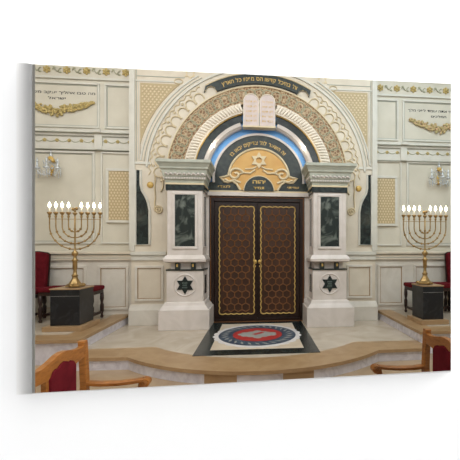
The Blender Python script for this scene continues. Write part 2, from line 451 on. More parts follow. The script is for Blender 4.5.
# spandrels
for s in (-1, 1):
    pts = [(s*2.235, 3.44)]+[(s*2.235, 4.80)]
    a1 = math.degrees(math.acos((4.80-AZ)/2.31)); a0 = math.degrees(math.asin(2.235/2.31))
    pts += [(s*2.31*sin(radians(a)), AZ+2.31*cos(radians(a))) for a in [a1+(a0-a1)*i/20 for i in range(21)]]
    spn = MB().prism(pts, YS-.012, YS).build('spandrel_panel', M['tan'], portal)
    d = MB()
    for r in range(30):
        for k in range(18):
            x = .95+.075*k+(.0375 if r % 2 else 0); z = 3.5+.0495*r
            if x < 2.205 and z < 4.77 and sqrt(x*x+(z-AZ)**2) > 2.345:
                d.prism([(s*x, z-.02), (s*x+.022, z), (s*x, z+.02), (s*x-.022, z)], YS-.02, YS-.01)
    d.build('diamond_lattice', M['paleg'], spn)
    # tall green panels
    pts = [(s*2.325, 1.70), (s*2.325, 3.13), (s*2.225, 3.13), (s*2.225, 2.85), (s*2.20, 2.74), (s*2.13, 2.62), (s*2.085, 2.50), (s*2.06, 2.36), (s*2.06, 1.70)]
    gp = MB().prism(pts, YS-.006, YS).build('green_panel', M['green'], portal)
    loop = P2(pts, YS-.01)
    MB().tube(loop, .024, 6, closed=True, smooth=False).build('panel_rim', M['mould'], gp)
    # scalloped ornament
    o = MB()
    for i in range(9):
        a = 37+i*6.4; 
        cx, cz = s*1.87*sin(radians(a)), AZ+1.87*cos(radians(a)); w = .098
        loop = []
        for j in range(13):
            t = radians(-115+230*j/12); dx, dz = sin(t)*w, cos(t)*w*1.15
            ar = radians(a); loop.append((cx+s*(dx*cos(ar))+s*dz*sin(ar), YS-.014, cz-dx*sin(ar)+dz*cos(ar)))
        o.tube(loop, .013, 5)
    o.tube([(s*(2.06+.022*sin(i*2*pi/4))*sin(radians(33+i)), YS-.012, AZ+(2.06+.022*sin(i*2*pi/4))*cos(radians(33+i))) for i in range(58)], .011, 5)
    for i in range(8):
        a = radians(40+i*6.4); o.ball((s*2.0*sin(a), YS-.01, AZ+2.0*cos(a)), .028, .014, .028, 6, 4)
    # hanging part with a volute
    zz = [3.04, 2.95, 2.85, 2.75, 2.62, 2.5, 2.4, 2.34]
    o.tube([(s*(1.96-.008*sin(k_*2.1)), YS-.014, z) for k_, z in enumerate(zz)], .014, 6)
    o.tube([(s*(1.86+.05*cos(t)), YS-.014, 2.86+.13*sin(t)) for t in [pi/2+pi*i/10 for i in range(11)]], .016, 6)
    o.tube([(s*(1.86+.09*cos(t)), YS-.014, 3.02+.1*sin(t)) for t in [pi/2+pi*i/10 for i in range(11)]], .014, 6)
    o.tube([(s*(1.89+.085*(1-i/26)*cos(i*.5)), YS-.016, 2.37+.085*(1-i/26)*sin(i*.5)) for i in range(25)], .018, 6)
    o.build('scallop_ornament', M['paleg'], portal)
    rd = MB(); rd.ball((s*2.05, YS-.01, 2.85), .062, .03, .062, 14, 8); rd.build('gilt_boss', M['gold'], portal)
    # small star ornaments flanking the banner
    st = MB(); star(st, s*1.30, 5.02, .12, YS-.012, YS, .06)
    st.tube([(s*(1.52+.08*cos(t)), YS-.01, 4.86+.05*sin(t)) for t in [2*pi*i/12 for i in range(12)]], .01, 5, closed=True)
    st.build('star_ornament', M['paleg'], portal)
    # banded vault, left and right segments
    ra = s*14.5; rb = s*90
    MB().ring(AX, AZ, 1.25, 1.435, ra, rb, 6.27, 6.36, 30).build('beaded_band', M['bead'], portal)
    bd = portal.children[-1]; bb = MB()
    for i in range(30):
        a = radians(15.6+i*2.52); r = 1.345
        p0 = (AX+s*(r-.07)*sin(a-.02), 6.262, AZ+(r-.07)*cos(a-.02)); p1 = (AX+s*r*sin(a), 6.245, AZ+r*cos(a)); p2 = (AX+s*(r+.07)*sin(a+.02), 6.262, AZ+(r+.07)*cos(a+.02))
        bb.tube([p0, p1, p2], [.018, .03, .018], 6)
    bb.build('bead', M['bead'], bd)
    MB().ring(AX, AZ, 1.105, 1.25, s*16.8, rb, 6.33, 6.42, 30).build('green_band', M['green'], portal)
    MB().ring(AX, AZ, 1.238, 1.256, s*16, rb, 6.30, 6.40, 30).build('gilt_fillet', M['gold'], portal)
    so = MB(); prof = [(1.0, 6.46), (.995, 6.36), (1.03, 6.31), (1.09, 6.30), (1.11, 6.34), (1.11, 6.46)]
    rings = []
    for i in range(31):
        a = radians(19.5+(90-19.5)*i/30)*s
        rings.append([(AX+r*sin(a), y, AZ+r*cos(a)) for r, y in prof])
    so.loft(rings); sf = so.build('soffit_band', M['soffit'], portal)
    a = radians(57)
    lp = MB(); lp.ball((AX+s*1.05*sin(a), 6.302, AZ+1.05*cos(a)), .028, .016, .036, 12, 6); lp.build('spot_lamp', M['lamp'], sf)
MB().ring(AX, AZ, 1.43, 1.765, -90, 90, 6.33, 6.42, 72).build('interlace_arch', M['fili'], portal)
ia = portal.children[-1]; rr = MB()
for i in range(29):
    a = radians(-84+i*6); cx, cz = AX+1.6*sin(a), AZ+1.6*cos(a)
    rr.tube([(cx+.105*cos(t), 6.328, cz+.105*sin(t)) for t in [2*pi*j/16 for j in range(16)]], .010, 5, closed=True)
rr.build('interlace_ring', M['rope'], ia)
gl_ = MB(); gl_.ring(AX, AZ, 1.425, 1.442, -90, -14, 6.30, 6.40, 40); gl_.ring(AX, AZ, 1.425, 1.442, 14, 90, 6.30, 6.40, 40); gl_.ring(AX, AZ, 1.752, 1.772, -90, 90, 6.31, 6.40, 64)
gl_.build('gilt_edge', M['paleg'], ia)
MB().prism(arcpts(AX, AZ, 1.30, 105, -105, 48), 6.47, W).build('blue_niche', M['blue'], portal)
bk = MB(); bk.box(-.34, .40, 6.40, 6.47, 4.0, 4.25); bk.build('blue_block', M['blue'], portal, bevel=.01)
# top banner with lettering
bn = MB(); up = arcpts(AX, AZ, 2.03, -30.5, 30.5, 32); lo_ = arcpts(AX, AZ, 1.83, 25, -25, 28)
bite = lambda s: [(s*(.93+.105*cos(t)), 4.69+.105*sin(t)+.0) for t in ([pi*i/8 for i in range(9)] if s > 0 else [pi-pi*i/8 for i in range(9)])]
right = [(1.03, 4.66), (.98, 4.77), (.90, 4.80), (.82, 4.76), (.775, 4.70)]
pts = up+[(1.03, 4.66)]+[(.97, 4.76), (.90, 4.79), (.83, 4.76), (.79, 4.69)]+lo_[1:-1]+[(-.79, 4.69), (-.83, 4.76), (-.90, 4.79), (-.97, 4.76), (-1.03, 4.66)]
ban = bn.prism(pts, YS-.05, YS).build('text_banner', M['black'], portal)
t = MB(); text_arc(t, "וה' בהיכל קדשו הס מפניו כל הארץ", AX, AZ, 1.885, YS-.052, .078, -22, 23); t.build('gold_lettering', M['gold'], ban)
t = MB(); t.tube([(x, YS-.05, z) for x, z in up], .014, 6)
for s in (-1, 1): t.tube([(s*(.90+.11*cos(u)), YS-.03, 4.68+.11*sin(u)) for u in [pi*i/10 for i in range(11)]], .012, 5)
t.build('banner_rim', M['paleg'], ban)

# ------------------------------------------------------------------ tablets
tab = thing('stone_tablets', 'twin round-topped stone tablets with gold writing above the blue niche', 'tablets', (.035, 6.26, 4.0))
words = {1: ["אנכי ה'", 'לא יהיה', 'לא תשא', 'זכור את', 'כבד את'], -1: ['לא תרצח', 'לא תנאף', 'לא תגנב', 'לא תענה', 'לא תחמד']}
for s in (-1, 1):
    cx = s*.157; pts = [(cx-.146, 0), (cx-.146, .47)]+[(cx+.146*sin(radians(a)), .47+.146*cos(radians(a))) for a in range(-80, 81, 16)]+[(cx+.146, .47), (cx+.146, 0)]
    tb = MB().prism(pts, 0, .12).build('tablet', M['tablet'], tab, bevel=.006)
    for i, w in enumerate(words[s]):
        t = MB(); text_flat(t, w, cx, .45-.093*i, -.002, .042, .21); t.build('gold_writing', M['gold'], tb)
    MB().tube([(x, -.002, z) for x, z in pts], .009, 6, closed=True).build('tablet_rim', M['bead'], tb)
MB().box(-.32, .32, -.02, .14, -.03, 0).build('ledge', M['paleg'], tab)

# ------------------------------------------------------------------ lunette over the doors
lun = thing('lunette', 'black half-round lunette with gold star relief and Hebrew writing over the double doors', 'lunette', (.03, 6.40, 2.78))
LC = .22
pts = [(-.97, -.02), (-.97, .14), (-.90, .16), (-.865, .22)]+arcpts(0, LC, .865, -88, 88, 40)+[(.865, .22), (.90, .16), (.97, .14), (.97, -.02)]
bkp = MB().prism(pts, 0, .08).build('black_panel', M['black'], lun)
MB().ring(0, LC, .862, .905, -95, 95, -.02, .08, 48).build('stone_rim', M['soffit'], bkp)
t = MB(); text_arc(t, "זה השער לה' צדיקים יבאו בו", 0, LC, .685, -.002, .075, -50, 46); t.build('gold_lettering', M['gold'], bkp)
sh = []
half = [(0.60, LC+.06), (.68, LC+.03), (.76, .25), (.68, .16), (.60, .15), (.52, .17), (.44, .12), (.385, .03), (.36, .0)]
sh = [(-x, z) for x, z in reversed(half)]+arcpts(0, LC, .60, -80, 80, 32)+half
fd = MB().prism(sh, -.012, 0).build('gold_field', M['relief'], lun)
r_ = MB(); r_.tube([(x, -.012, z) for x, z in sh], .024, 6)
fd_r = r_.build('gilt_rim', M['paleg'], fd)
t = MB(); star(t, 0, .585, .165, -.045, -.01, .06)
for s in (-1, 1):
    t.tube([(s*(.46+.15*(1-i/30)*cos(pi*.9-i*.32)), -.025, .30+.13*(1-i/30)*sin(pi*.9-i*.32)) for i in range(26)], .026, 6)
    t.tube([(s*.08, -.02, .40), (s*.17, -.02, .33), (s*.3, -.02, .34), (s*.38, -.02, .31)], .022, 6)
    t.tube([(s*.05, -.02, .46), (s*.13, -.02, .42), (s*.27, -.02, .41)], .018, 6)
    t.tube([(s*.36, -.02, .14), (s*.48, -.02, .19), (s*.58, -.02, .16), (s*.67, -.02, .2)], .026, 6)
t.build('star_relief', M['paleg'], fd)
cen = MB().prism([(x, z) for x, z in arcpts(0, -.02, .29, -90, 90, 24)], -.05, 0).build('centre_roundel', M['black'], lun)
t = MB(); text_flat(t, 'יהוה', 0, .125, -.052, .075, .25); t.build('gold_lettering', M['gold'], cen)
t = MB(); text_flat(t, 'תמיד', 0, .015, -.052, .055, .22); t.build('gold_lettering', M['gold'], cen)
MB().ring(0, -.02, .285, .305, -90, 90, -.05, 0, 24).build('roundel_rim', M['paleg'], cen)
for x, wd in ((.68, 'שויתי'), (-.68, 'לנגדי')):
    t = MB(); text_flat(t, wd, x, .045, -.002, .045, .24); t.build('small_lettering', M['gold'], bkp)
MB().box(-.97, .97, -.025, .08, -.045, -.015).build('gilt_base_line', M['paleg'], lun)
MB().box(-1.02, 1.02, -.03, .13, -.12, -.045).build('lintel', M['pillar'], lun, bevel=.008)

# ------------------------------------------------------------------ double door
dr = thing('double_door', 'dark brown double door with hexagon lattice and wavy gold borders', 'door', (0, 6.46, Z1))
f = MB()
H = 2.48
f.box(-.94, -.85, -.03, .09, 0, H); f.box(.85, .94, -.03, .09, 0, H); f.box(-.85, .85, -.03, .09, H-.10, H); f.box(-.85, .85, -.01, .09, 0, .06)
f.build('door_frame', M['door'], dr, bevel=.008)
f = MB(); f.frame(-.925, .925, .0, H-.01, .014, -.042, -.028); f.build('frame_bead', M['latt'], dr)
for s in (-1, 1):
    x0, x1 = (-.845, -.012) if s < 0 else (.012, .845)
    lf = MB().box(x0, x1, .0, .06, .065, H-.105).build('door_leaf', M['door'], dr)
    a, b_, c, d_ = x0+.10, x1-.06, .16, H-.20
    if s > 0: a, b_ = x0+.06, x1-.10
    MB().box(a, b_, -.008, .0, c, d_).build('lattice_panel', M['leaf'], lf)
    g = MB(); R = .088; dx = .146; dz = .1265
    segs = set()
    for i in range(-1, 21):
        for j in range(-1, 8):
            cx = a+dx*j+(dx/2 if i % 2 else 0); cz = c+dz*i
            for k in range(6):
                p = (cx+R*cos(pi/3*k+pi/6), cz+R*sin(pi/3*k+pi/6)); q = (cx+R*cos(pi/3*(k+1)+pi/6), cz+R*sin(pi/3*(k+1)+pi/6))
                if all(a+.02 < u[0] < b_-.02 and c+.02 < u[1] < d_-.02 for u in (p, q)):
                    g.tube([(p[0], -.01, p[1]), (q[0], -.01, q[1])], .0075, 4, smooth=False)
    g.build('hexagon_lattice', M['latt'], lf)
    w = MB()
    def wave(p, q, nn):
        P = []
        L_ = sqrt((q[0]-p[0])**2+(q[1]-p[1])**2); ux, uz = (q[0]-p[0])/L_, (q[1]-p[1])/L_
        for i in range(nn*6+1):
            t_ = L_*i/(nn*6); off = .016*abs(sin(pi*i/6))-.006
            P.append((p[0]+ux*t_-uz*off, -.012, p[1]+uz*t_+ux*off))
        return P
    w.tube(wave((a, c), (a, d_), 18), .012, 5); w.tube(wave((a, d_), (b_, d_), 6), .012, 5)
    w.tube(wave((b_, d_), (b_, c), 18), .012, 5); w.tube(wave((b_, c), (a, c), 6), .012, 5)
    w.build('wavy_gold_border', M['gold'], lf)
    k = MB(); k.ball((s*.045, -.03, 1.19), .028, .03, .028); k.ball((s*.045, -.008, 1.19), .036, .012, .045); k.ball((s*.045, -.02, 1.10), .014, .014, .02)
    k.build('brass_knob', M['gold'], lf)
for s in (-1, 1):
    jb = MB(); bx(jb, s, .945, 1.06, 6.43, W, Z1, 2.66); jb.build('jamb', M['pillar'], portal)
    jb = MB(); bx(jb, s, .93, 1.0, 6.36, 6.43, Z1, .62); jb.build('jamb_base', M['pillar'], portal)
jb = MB().box(-.96, .96, 6.53, W, Z1, 2.8); jb.build('door_recess', M['door'], portal)

# ------------------------------------------------------------------ marble pillars
def rect(cx, hw, y0, y1, z): return [(cx-hw, y0, z), (cx+hw, y0, z), (cx+hw, y1, z), (cx-hw, y1, z)]
def make_pillar(label):
    r = thing('marble_pillar', label, 'pillar', (-1.30, 5.93, Z1), 0, 'marble pillars beside the doors')
    B = .50
    MB().loft([rect(0, .445, -.08, B, 0), rect(0, .445, -.08, B, .36)]).build('plinth', M['pillar'], r, bevel=.008)
    MB().loft([rect(0, .425, -.075, B, .36), rect(0, .40, -.05, B, .40), rect(0, .37, -.03, B, .43), rect(0, .35, -.01, B, .48), rect(0, .335, .005, B, .49)]).build('base_moulding', M['pillar'], r)
    di = MB().loft([rect(0, .325, .015, B, .485), rect(0, .325, .015, B, 1.05)]).build('pedestal_block', M['pillar'], r, bevel=.006)
    t = MB(); t.tube([(.19*cos(a), .014, .79+.19*sin(a)) for a in [2*pi*i/32 for i in range(32)]], .014, 6, closed=True); t.build('round_rim', M['pillar'], di)
    t = MB(); star(t, 0, .79, .165, .002, .016); t.build('green_star', M['green'], di)
    t = MB()
    for z, w in ((.83, .10), (.79, .08), (.75, .10)):
        for k_ in range(4): t.box(-w/2+k_*w/4, -w/2+k_*w/4+w/6, -.001, .003, z-.012, z+.012)
    t.build('star_mosaic', M['mosaic'], di)
    for s in (-1, 1):
        a, b = sorted((s*.324, s*.331)); MB().box(a, b, .15, .34, .62, .96).build('side_inlay', M['green'], di)
    MB().loft([rect(0, .33, .0, B, 1.05), rect(0, .335, -.005, B, 1.075)]).build('black_cap', M['black'], r)
    MB().box(-.27, .27, .10, B, 1.075, 1.20).build('inner_block', M['pillar'], r)
    for s in (-1, 1):
        ft = MB().box(s*.14-.04, s*.14+.04, .02, .10, 1.075, 1.20).build('foot', M['black'], r, bevel=.006)
        fg = MB(); fg.box(s*.14-.014, s*.14+.014, .012, .02, 1.12, 1.17); fg.build('gilt_mark', M['gold'], ft)
    MB().loft([rect(0, .32, .02, B, 1.195), rect(0, .37, -.03, B, 1.215), rect(0, .375, -.035, B, 1.26), rect(0, .35, -.01, B, 1.30), rect(0, .33, .01, B, 1.33)]).build('shaft_moulding', M['pillar'], r)
    shf = MB().loft([rect(0, .31, .015, B, 1.32), rect(0, .31, .015, B, 2.50)]).build('shaft', M['pillar'], r)
    MB().box(-.175, .175, .004, .02, 1.49, 2.42).build('green_panel', M['greenlt'], shf)
    MB().frame(-.225, .225, 1.44, 2.47, .05, -.004, .02).build('panel_frame', M['pillar'], shf, bevel=.012)
    for s in (-1, 1):
        a, b = sorted((s*.305, s*.316)); MB().box(a, b, .14, .38, 1.50, 2.42).build('side_panel', M['greenlt'], shf)
        q = MB(); a, b = sorted((s*.305, s*.322))
        for y0, y1, z0, z1 in ((.11, .14, 1.47, 2.45), (.38, .41, 1.47, 2.45), (.14, .38, 1.47, 1.50), (.14, .38, 2.42, 2.45)): q.box(a, b, y0, y1, z0, z1)
        q.build('side_frame', M['pillar'], shf)
    MB().loft([rect(0, .335, .0, B, 2.50), rect(0, .335, .0, B, 2.60)]).build('green_band', M['green'], r)
    MB().loft([rect(0, .345, -.01, B, 2.60), rect(0, .345, -.01, B, 2.63)]).build('gilt_line', M['paleg'], r)
    cp = MB().loft([rect(0, .335, .0, B, 2.63), rect(0, .34, -.005, B, 2.67), rect(0, .36, -.025, B, 2.69), rect(0, .36, -.025, B, 2.73), rect(0, .375, -.04, B, 2.75), rect(0, .39, -.055, B, 2.82), rect(0, .395, -.06, B, 2.85),
          rect(0, .42, -.085, B, 2.87), rect(0, .425, -.09, B, 2.90), rect(0, .455, -.12, B, 2.95), rect(0, .475, -.14, B, 2.97), rect(0, .475, -.14, B, 3.02)]).build('capital', M['cap'], r)
    t = MB()
    for i in range(9):
        x = -.32+.08*i; t.ball((x, -.052, 2.785), .03, .016, .022, 6, 4); t.ball((x+.04, -.05, 2.765), .014, .012, .02, 6, 4)
    for s in (-1, 1):
        for i in range(6): t.ball((s*.385, .03+.08*i, 2.785), .014, .03, .022, 6, 4)
    for i in range(17): t.box(-.36+.045*i-.012, -.36+.045*i+.012, -.045, -.02, 2.695, 2.725)
    t.build('leaf_frieze', M['soffit'], cp)
    return r
pl = make_pillar('pale marble pillar with green star left of the double doors')
dup(pl, 'pale marble pillar with green star right of the double doors', (1.35, 5.93, Z1))

# ------------------------------------------------------------------ wall writing and garlands
ink = MB(); text_flat(ink, 'מה טבו אהליך יעקב משכנתיך', -3.83, 4.60, W-.002, .05, 1.40); text_flat(ink, 'ישראל', -3.83, 4.49, W-.002, .048, .32)
tag(ink.build('wall_inscription', M['ink']), 'black Hebrew inscription painted high on the wall left of the arch', 'inscription', 'painted Hebrew inscriptions')
ink = MB(); text_flat(ink, 'דע לפני מי אתה עומד לפני מלך', 3.85, 4.535, W-.002, .05, 1.36); text_flat(ink, 'המלכים', 3.85, 4.42, W-.002, .048, .34)
tag(ink.build('wall_inscription', M['ink']), 'black Hebrew inscription painted high on the wall right of the arch', 'inscription', 'painted Hebrew inscriptions')
def garland(x, material, label):
    g = MB(); rnd = random.Random(8)
    for i in range(240):
        u = rnd.uniform(-1, 1); au = abs(u)
        zc = -.11*(1-au)**1.2+.07*au**3; th = .105*(1-au)**.6+.012
        if au < .18: zc -= .05*(1-au/.18)
        g.ball((.68*u, -.02-rnd.random()*.02, zc+rnd.uniform(-th, th)*.8), rnd.uniform(.018, .036), .018, rnd.uniform(.016, .03), 6, 4)
    o = g.build('flower_garland', material); o.location = (x, W, 4.37 if x < 0 else 4.29); return tag(o, label, 'garland', 'flower garland reliefs')
garland(-3.83, M['flower'], 'gilt flower garland relief under the inscription on the left wall')
garland(3.86, M['pinkfl'], 'pink and green flower garland relief under the inscription on the right wall')

# ------------------------------------------------------------------ crystal sconces
def make_sconce(label, loc):
    r = thing('crystal_sconce', label, 'wall lamp', loc, 0, 'crystal wall sconces')
    bp = MB(); bp.ball((0, -.012, .0), .03, .015, .07); bp.ball((0, -.03, -.1), .04, .04, .03); bp.ball((.0, -.05, .19), .05, .04, .045); bp.ball((.04, -.05, .15), .035, .04, .04)
    bp.build('gilt_backplate', M['gold'], r)
    for s, l in ((-1, .20), (1, .16), (0, .0)):
        a = MB(); ex, ey = s*l, -.12-.06*(s == 0)
        a.tube([(0, -.03, -.08), (ex*.4, ey*.6, -.13), (ex*.8, ey, -.12), (ex, ey, -.04)], .011, 6)
        am = a.build('curved_arm', M['crystal'], r)
        c = MB(); c.lathe([(.012, -.04), (.05, -.02), (.055, 0), (.02, .005)], (ex, ey, 0), 10); c.lathe([(.02, .0), (.018, .09)], (ex, ey, .0), 8); c.build('drip_pan', M['crystal'], am)
        c = MB(); c.lathe([(.012, .0), (.022, .025), (.014, .06), (.003, .1)], (ex, ey, .09), 8); c.build('glass_flame', M['crystal'], am)
        d = MB()
        for k in range(7):
            t = 2*pi*k/7; zz = -.05-.03*(k % 3)
            for j in range(3): d.lathe([(.001, -.016), (.011, .0), (.001, .016)], (ex+.052*cos(t), ey+.052*sin(t), zz-.033*j), 4)
        d.build('crystal_drops', M['crystal'], am)
    d = MB(); rnd = random.Random(3)
    for k in range(26):
        x = rnd.uniform(-.13, .13); z = rnd.uniform(-.05, .17); d.lathe([(.001, -.02), (.013, .0), (.001, .02)], (x, -.05-rnd.random()*.05, z), 4)
    d.lathe([(.02, -.03), (.03, .0), (.012, .03), (.003, .12)], (0, -.05, .25), 8)
    d.build('crystal_chain', M['crystal'], r)
    return r
sc_ = make_sconce('gilt and crystal wall sconce above the seven-lamp stand on the left', (-3.91, W, 3.15))
sc_['label'] = 'gilt and crystal wall sconce on the panel left of the arch'
dup(sc_, 'gilt and crystal wall sconce on the panel right of the arch', (3.83, W, 3.12))

# ------------------------------------------------------------------ pedestals and menorahs
def make_pedestal(label, loc, rz):
    r = thing('marble_pedestal', label, 'pedestal', loc, rz, 'black marble pedestals')
    MB().box(-.29, .29, -.29, .29, 0, .075).build('base_slab', M['nose'], r, bevel=.008)
    k = MB().box(-.215, .215, -.215, .215, .075, .63).build('black_block', M['ped'], r, bevel=.006)
    q = MB(); q.box(-.215, .215, -.2165, -.214, .53, .534); q.build('joint_line', M['medg'], k)
    MB().box(-.225, .225, -.225, .225, .63, .65).build('top_slab', M['nose'], r, bevel=.006)
    return r
pd = make_pedestal('black marble pedestal under the left menorah on the raised side platform', (-2.97, 5.49, Z2), 0)
pd2 = dup(pd, 'black marble pedestal under the right menorah on the raised side platform', (2.95, 5.37, Z2), radians(2)); pd2.scale = (.85, .85, 1.0)

def make_menorah(label, loc):
    r = thing('menorah', label, 'menorah', loc, 0, 'brass menorahs')
    b = MB()
    b.lathe([(.135, 0), (.14, .015), (.12, .03), (.085, .05), (.07, .08), (.045, .12), (.035, .16)], n=6, smooth=False, rot=.3)
    for k in range(3): a = 2*pi*k/3-pi/2; b.ball((.11*cos(a), .11*sin(a), .02), .04, .04, .03)
    b.build('foot', M['brass'], r)
    st = MB(); st.lathe([(.032, .15), (.05, .17), (.03, .20), (.024, .26), (.034, .29), (.034, .40), (.05, .42), (.028, .44), (.022, .48), (.044, .51), (.05, .54), (.022, .57), (.012, .60), (.012, .90), (.018, .92), (.012, .94), (.012, 1.16)], n=12)
    st.build('stem', M['brass'], r)
    zc = .97
    for i, R in enumerate((.385, .29, .194, .098)):
        for s in (-1, 1):
            a = MB(); pts = [(s*R, 0, zc+.18), (s*R, 0, zc+.03)]+[(s*R*cos(t), 0, zc-R*sin(t)*.97) for t in [pi/2*j/14 for j in range(15)]]
            a.tube(pts, .0095, 7)
            for j in range(1, 5 if i < 2 else 3):
                t = pi/2*j/(4.6 if i < 2 else 3); a.ball((s*R*cos(t), 0, zc-R*sin(t)*.97), .02, .02, .02, 8, 5)
            a.ball((s*R, 0, zc+.15), .02, .02, .024, 8, 5)
            am = a.build('arm', M['brass'], r)
            c = MB(); c.lathe([(.010, .17), (.034, .205), (.038, .22), (.012, .225)], (s*R, 0, zc), 12); c.build('cup', M['brass'], am)
            c = MB(); c.lathe([(.010, .22), (.010, .30)], (s*R, 0, zc), 8); c.build('candle_tube', M['candle'], am)
            c = MB(); c.lathe([(.008, .295), (.019, .315), (.018, .34), (.009, .365), (.002, .385)], (s*R, 0, zc), 10); c.build('flame_bulb', M['bulb'], am)
    c = MB(); c.tube([(-.385, 0, zc+.11), (.385, 0, zc+.11)], .005, 6); c.build('cross_bar', M['brass'], r)
    c = MB(); c.lathe([(.012, 1.14), (.034, 1.17), (.036, 1.185), (.012, 1.19)], n=12); c.ball((-.02, -.01, 1.24), .028); c.ball((.025, 0, 1.25), .025); c.ball((0, 0, 1.21), .02)
    c.build('central_cup', M['brass'], r)
    return r
mn = make_menorah('brass menorah with eight lit bulbs on the left black pedestal', (-2.925, 5.47, Z2+.664))
dup(mn, 'brass menorah with eight lit bulbs on the right black pedestal', (2.90, 5.36, Z2+.664))

# ------------------------------------------------------------------ red chairs and stools on the side platforms
def turned_leg(x, y, h):
    return MB().lathe([(.022, 0), (.03, .03), (.018, .06), (.03, .12), (.034, h*.5), (.02, h*.6), (.034, h*.75), (.03, h)], (x, y, 0), 10)
def make_red_chair(label, loc):
    r = thing('red_side_chair', label, 'chair', loc, 0, 'red upholstered side chairs')
    MB().box(-.29, .29, -.28, .24, .47, .58).build('seat', M['red'], r, bevel=.03)
    MB().box(-.29, .29, -.27, .24, .41, .47).build('seat_rail', M['dark'], r)
    n = 12; f0 = []
    top = [(-.31, 1.16), (-.26, 1.195), (-.12, 1.215), (.12, 1.215), (.26, 1.195), (.31, 1.16)]
    MB().prism([(-.27, .56)]+top+[(.27, .56)], .19, .27).build('backrest', M['red'], r, bevel=.015)
    MB().prism([(-.28, .40)]+[(x*1.03, z+.012) for x, z in top]+[(.28, .40)], .265, .29).build('back_frame', M['dark'], r)
    for x in (-.25, .25):
        for y in (-.23, .22): turned_leg(x, y, .42).build('leg', M['dark'], r)
    q = MB(); q.box(-.25, .25, -.015, .015, .10, .14); q.box(-.265, -.235, -.23, .22, .10, .14); q.box(.235, .265, -.23, .22, .10, .14); q.build('stretcher', M['dark'], r)
    return r
rc = make_red_chair('high-backed red side chair at the edge behind the left pedestal', (-4.13, 6.05, Z2))
dup(rc, 'high-backed red side chair at the edge behind the right pedestal', (4.17, 6.05, Z2))
def make_bench(label, loc):
    r = thing('red_bench', label, 'bench', loc, 0, 'red upholstered benches')
    MB().box(-.46, .46, -.22, .22, .52, .60).build('seat', M['red'], r, bevel=.03)
    MB().box(-.44, .44, -.20, .20, .46, .52).build('seat_rail', M['dark'], r)
    for x in (-.42, .42):
        for y in (-.18, .18): turned_leg(x, y, .47).build('leg', M['dark'], r)
    q = MB(); q.box(-.42, .42, -.015, .015, .09, .13); q.box(-.435, -.405, -.18, .18, .09, .13); q.box(.405, .435, -.18, .18, .09, .13); q.build('stretcher', M['dark'], r)
    return r
rs_ = make_bench('low red bench with dark turned legs half hidden by the left pedestal', (-3.28, 6.05, Z2))
dup(rs_, 'low red bench with dark turned legs half hidden by the right pedestal', (3.39, 6.05, Z2))

# ------------------------------------------------------------------ wooden armchairs in front (facing +X; back runs along Y)
def make_armchair(label, loc, rz):
    r = thing('wooden_armchair', label, 'armchair', loc, rz, 'wooden armchairs with red backs')
    for s in (-1, 1):
        p = MB(); P = [(-.05, s*.27, 0), (-.03, s*.27, .25), (0, s*.27, .45), (0, s*.27, .70), (-.012, s*.27, .955), (-.015, s*.27, .975)]
        rings = [[(x-.022, y-.026, z), (x+.022, y-.026, z), (x+.022, y+.026, z), (x-.022, y+.026, z)] for x, y, z in P]
        p.loft(rings); p.build('back_post', M['wood'], r, bevel=.006)
    half_t = [(.247, .945), (.19, .943), (.16, .948), (.12, .955), (.09, .963), (.05, .975), (0, .98)]
    half_b = [(.247, .868), (.165, .86), (.14, .855), (.125, .865), (.10, .895), (.075, .905), (.06, .90), (.03, .915), (0, .922)]
    pts = half_t+[(-y, z) for y, z in reversed(half_t[:-1])]+[(-y, z) for y, z in half_b[:-1]]+[half_b[-1]]+list(reversed(half_b[:-1]))
    MB().prismx(pts, -.025, .012).build('crest_rail', M['wood'], r, bevel=.004)
    for s in (-1, 1):
        a, b = sorted((s*.128, s*.152)); MB().box(a*0-.02, .008, a, b, .50, .87).build('inner_stile', M['wood'], r)
    MB().box(-.022, .01, -.245, .245, .48, .53).build('lower_rail', M['wood'], r)
    pb = [(-.128, .52), (-.128, .86), (-.10, .893), (-.075, .903), (-.06, .898), (-.03, .913), (0, .92), (.03, .913), (.06, .898), (.075, .903), (.10, .893), (.128, .86), (.128, .52)]
    MB().prismx(pb, -.026, .022).build('back_cushion', M['red'], r, bevel=.004)
    MB().box(.0, .47, -.235, .235, .40, .47).build('seat_cushion', M['red'], r, bevel=.02)
    MB().box(.0, .47, -.235, .235, .345, .40).build('seat_frame', M['wood'], r)
    for s in (-1, 1):
        MB().loft([rect(.44, .022, s*.255-.022, s*.255+.022, 0), rect(.44, .026, s*.255-.026, s*.255+.026, .36)]).build('front_leg', M['wood'], r)
        sup = MB(); sup.tube([(.40, s*.255, .38), (.37, s*.265, .48), (.36, s*.275, .58), (.38, s*.275, .665)], [.024, .02, .02, .024], 8); sup.build('arm_support', M['wood'], r)
        am = MB(); yc = s*.275
        path = [(.0, .682), (.10, .672), (.22, .672), (.32, .680), (.39, .690), (.425, .688), (.437, .672)]
        rings = [[(x, yc-.028, z-.013), (x, yc+.028, z-.013), (x, yc+.028, z+.008), (x, yc+.012, z+.014), (x, yc-.012, z+.014), (x, yc-.028, z+.008)] for x, z in path[:-2]]
        am.loft(rings)
        c = MB(); n = 14
        ring0 = [(.405+.034*cos(2*pi*i/n), yc-.032, .672+.030*sin(2*pi*i/n)) for i in range(n)]; ring1 = [(x, yc+.032, z) for x, y, z in ring0]
        am.loft([ring0, ring1]); ao = am.build('armrest', M['wood'], r, bevel=.003)
        sc2 = MB(); sc2.tube([(.405+.020*cos(t*.7)*(1-t/16), yc-.034, .672+.020*sin(t*.7)*(1-t/16)) for t in range(14)], .004, 5); sc2.tube([(.405+.020*cos(t*.7)*(1-t/16), yc+.034, .672+.020*sin(t*.7)*(1-t/16)) for t in range(14)], .004, 5); sc2.build('scroll', M['wood'], ao)
    return r
ac = make_armchair('honey wood armchair with red back at the lower left, facing right', (-1.19, 2.075, 0), 0)
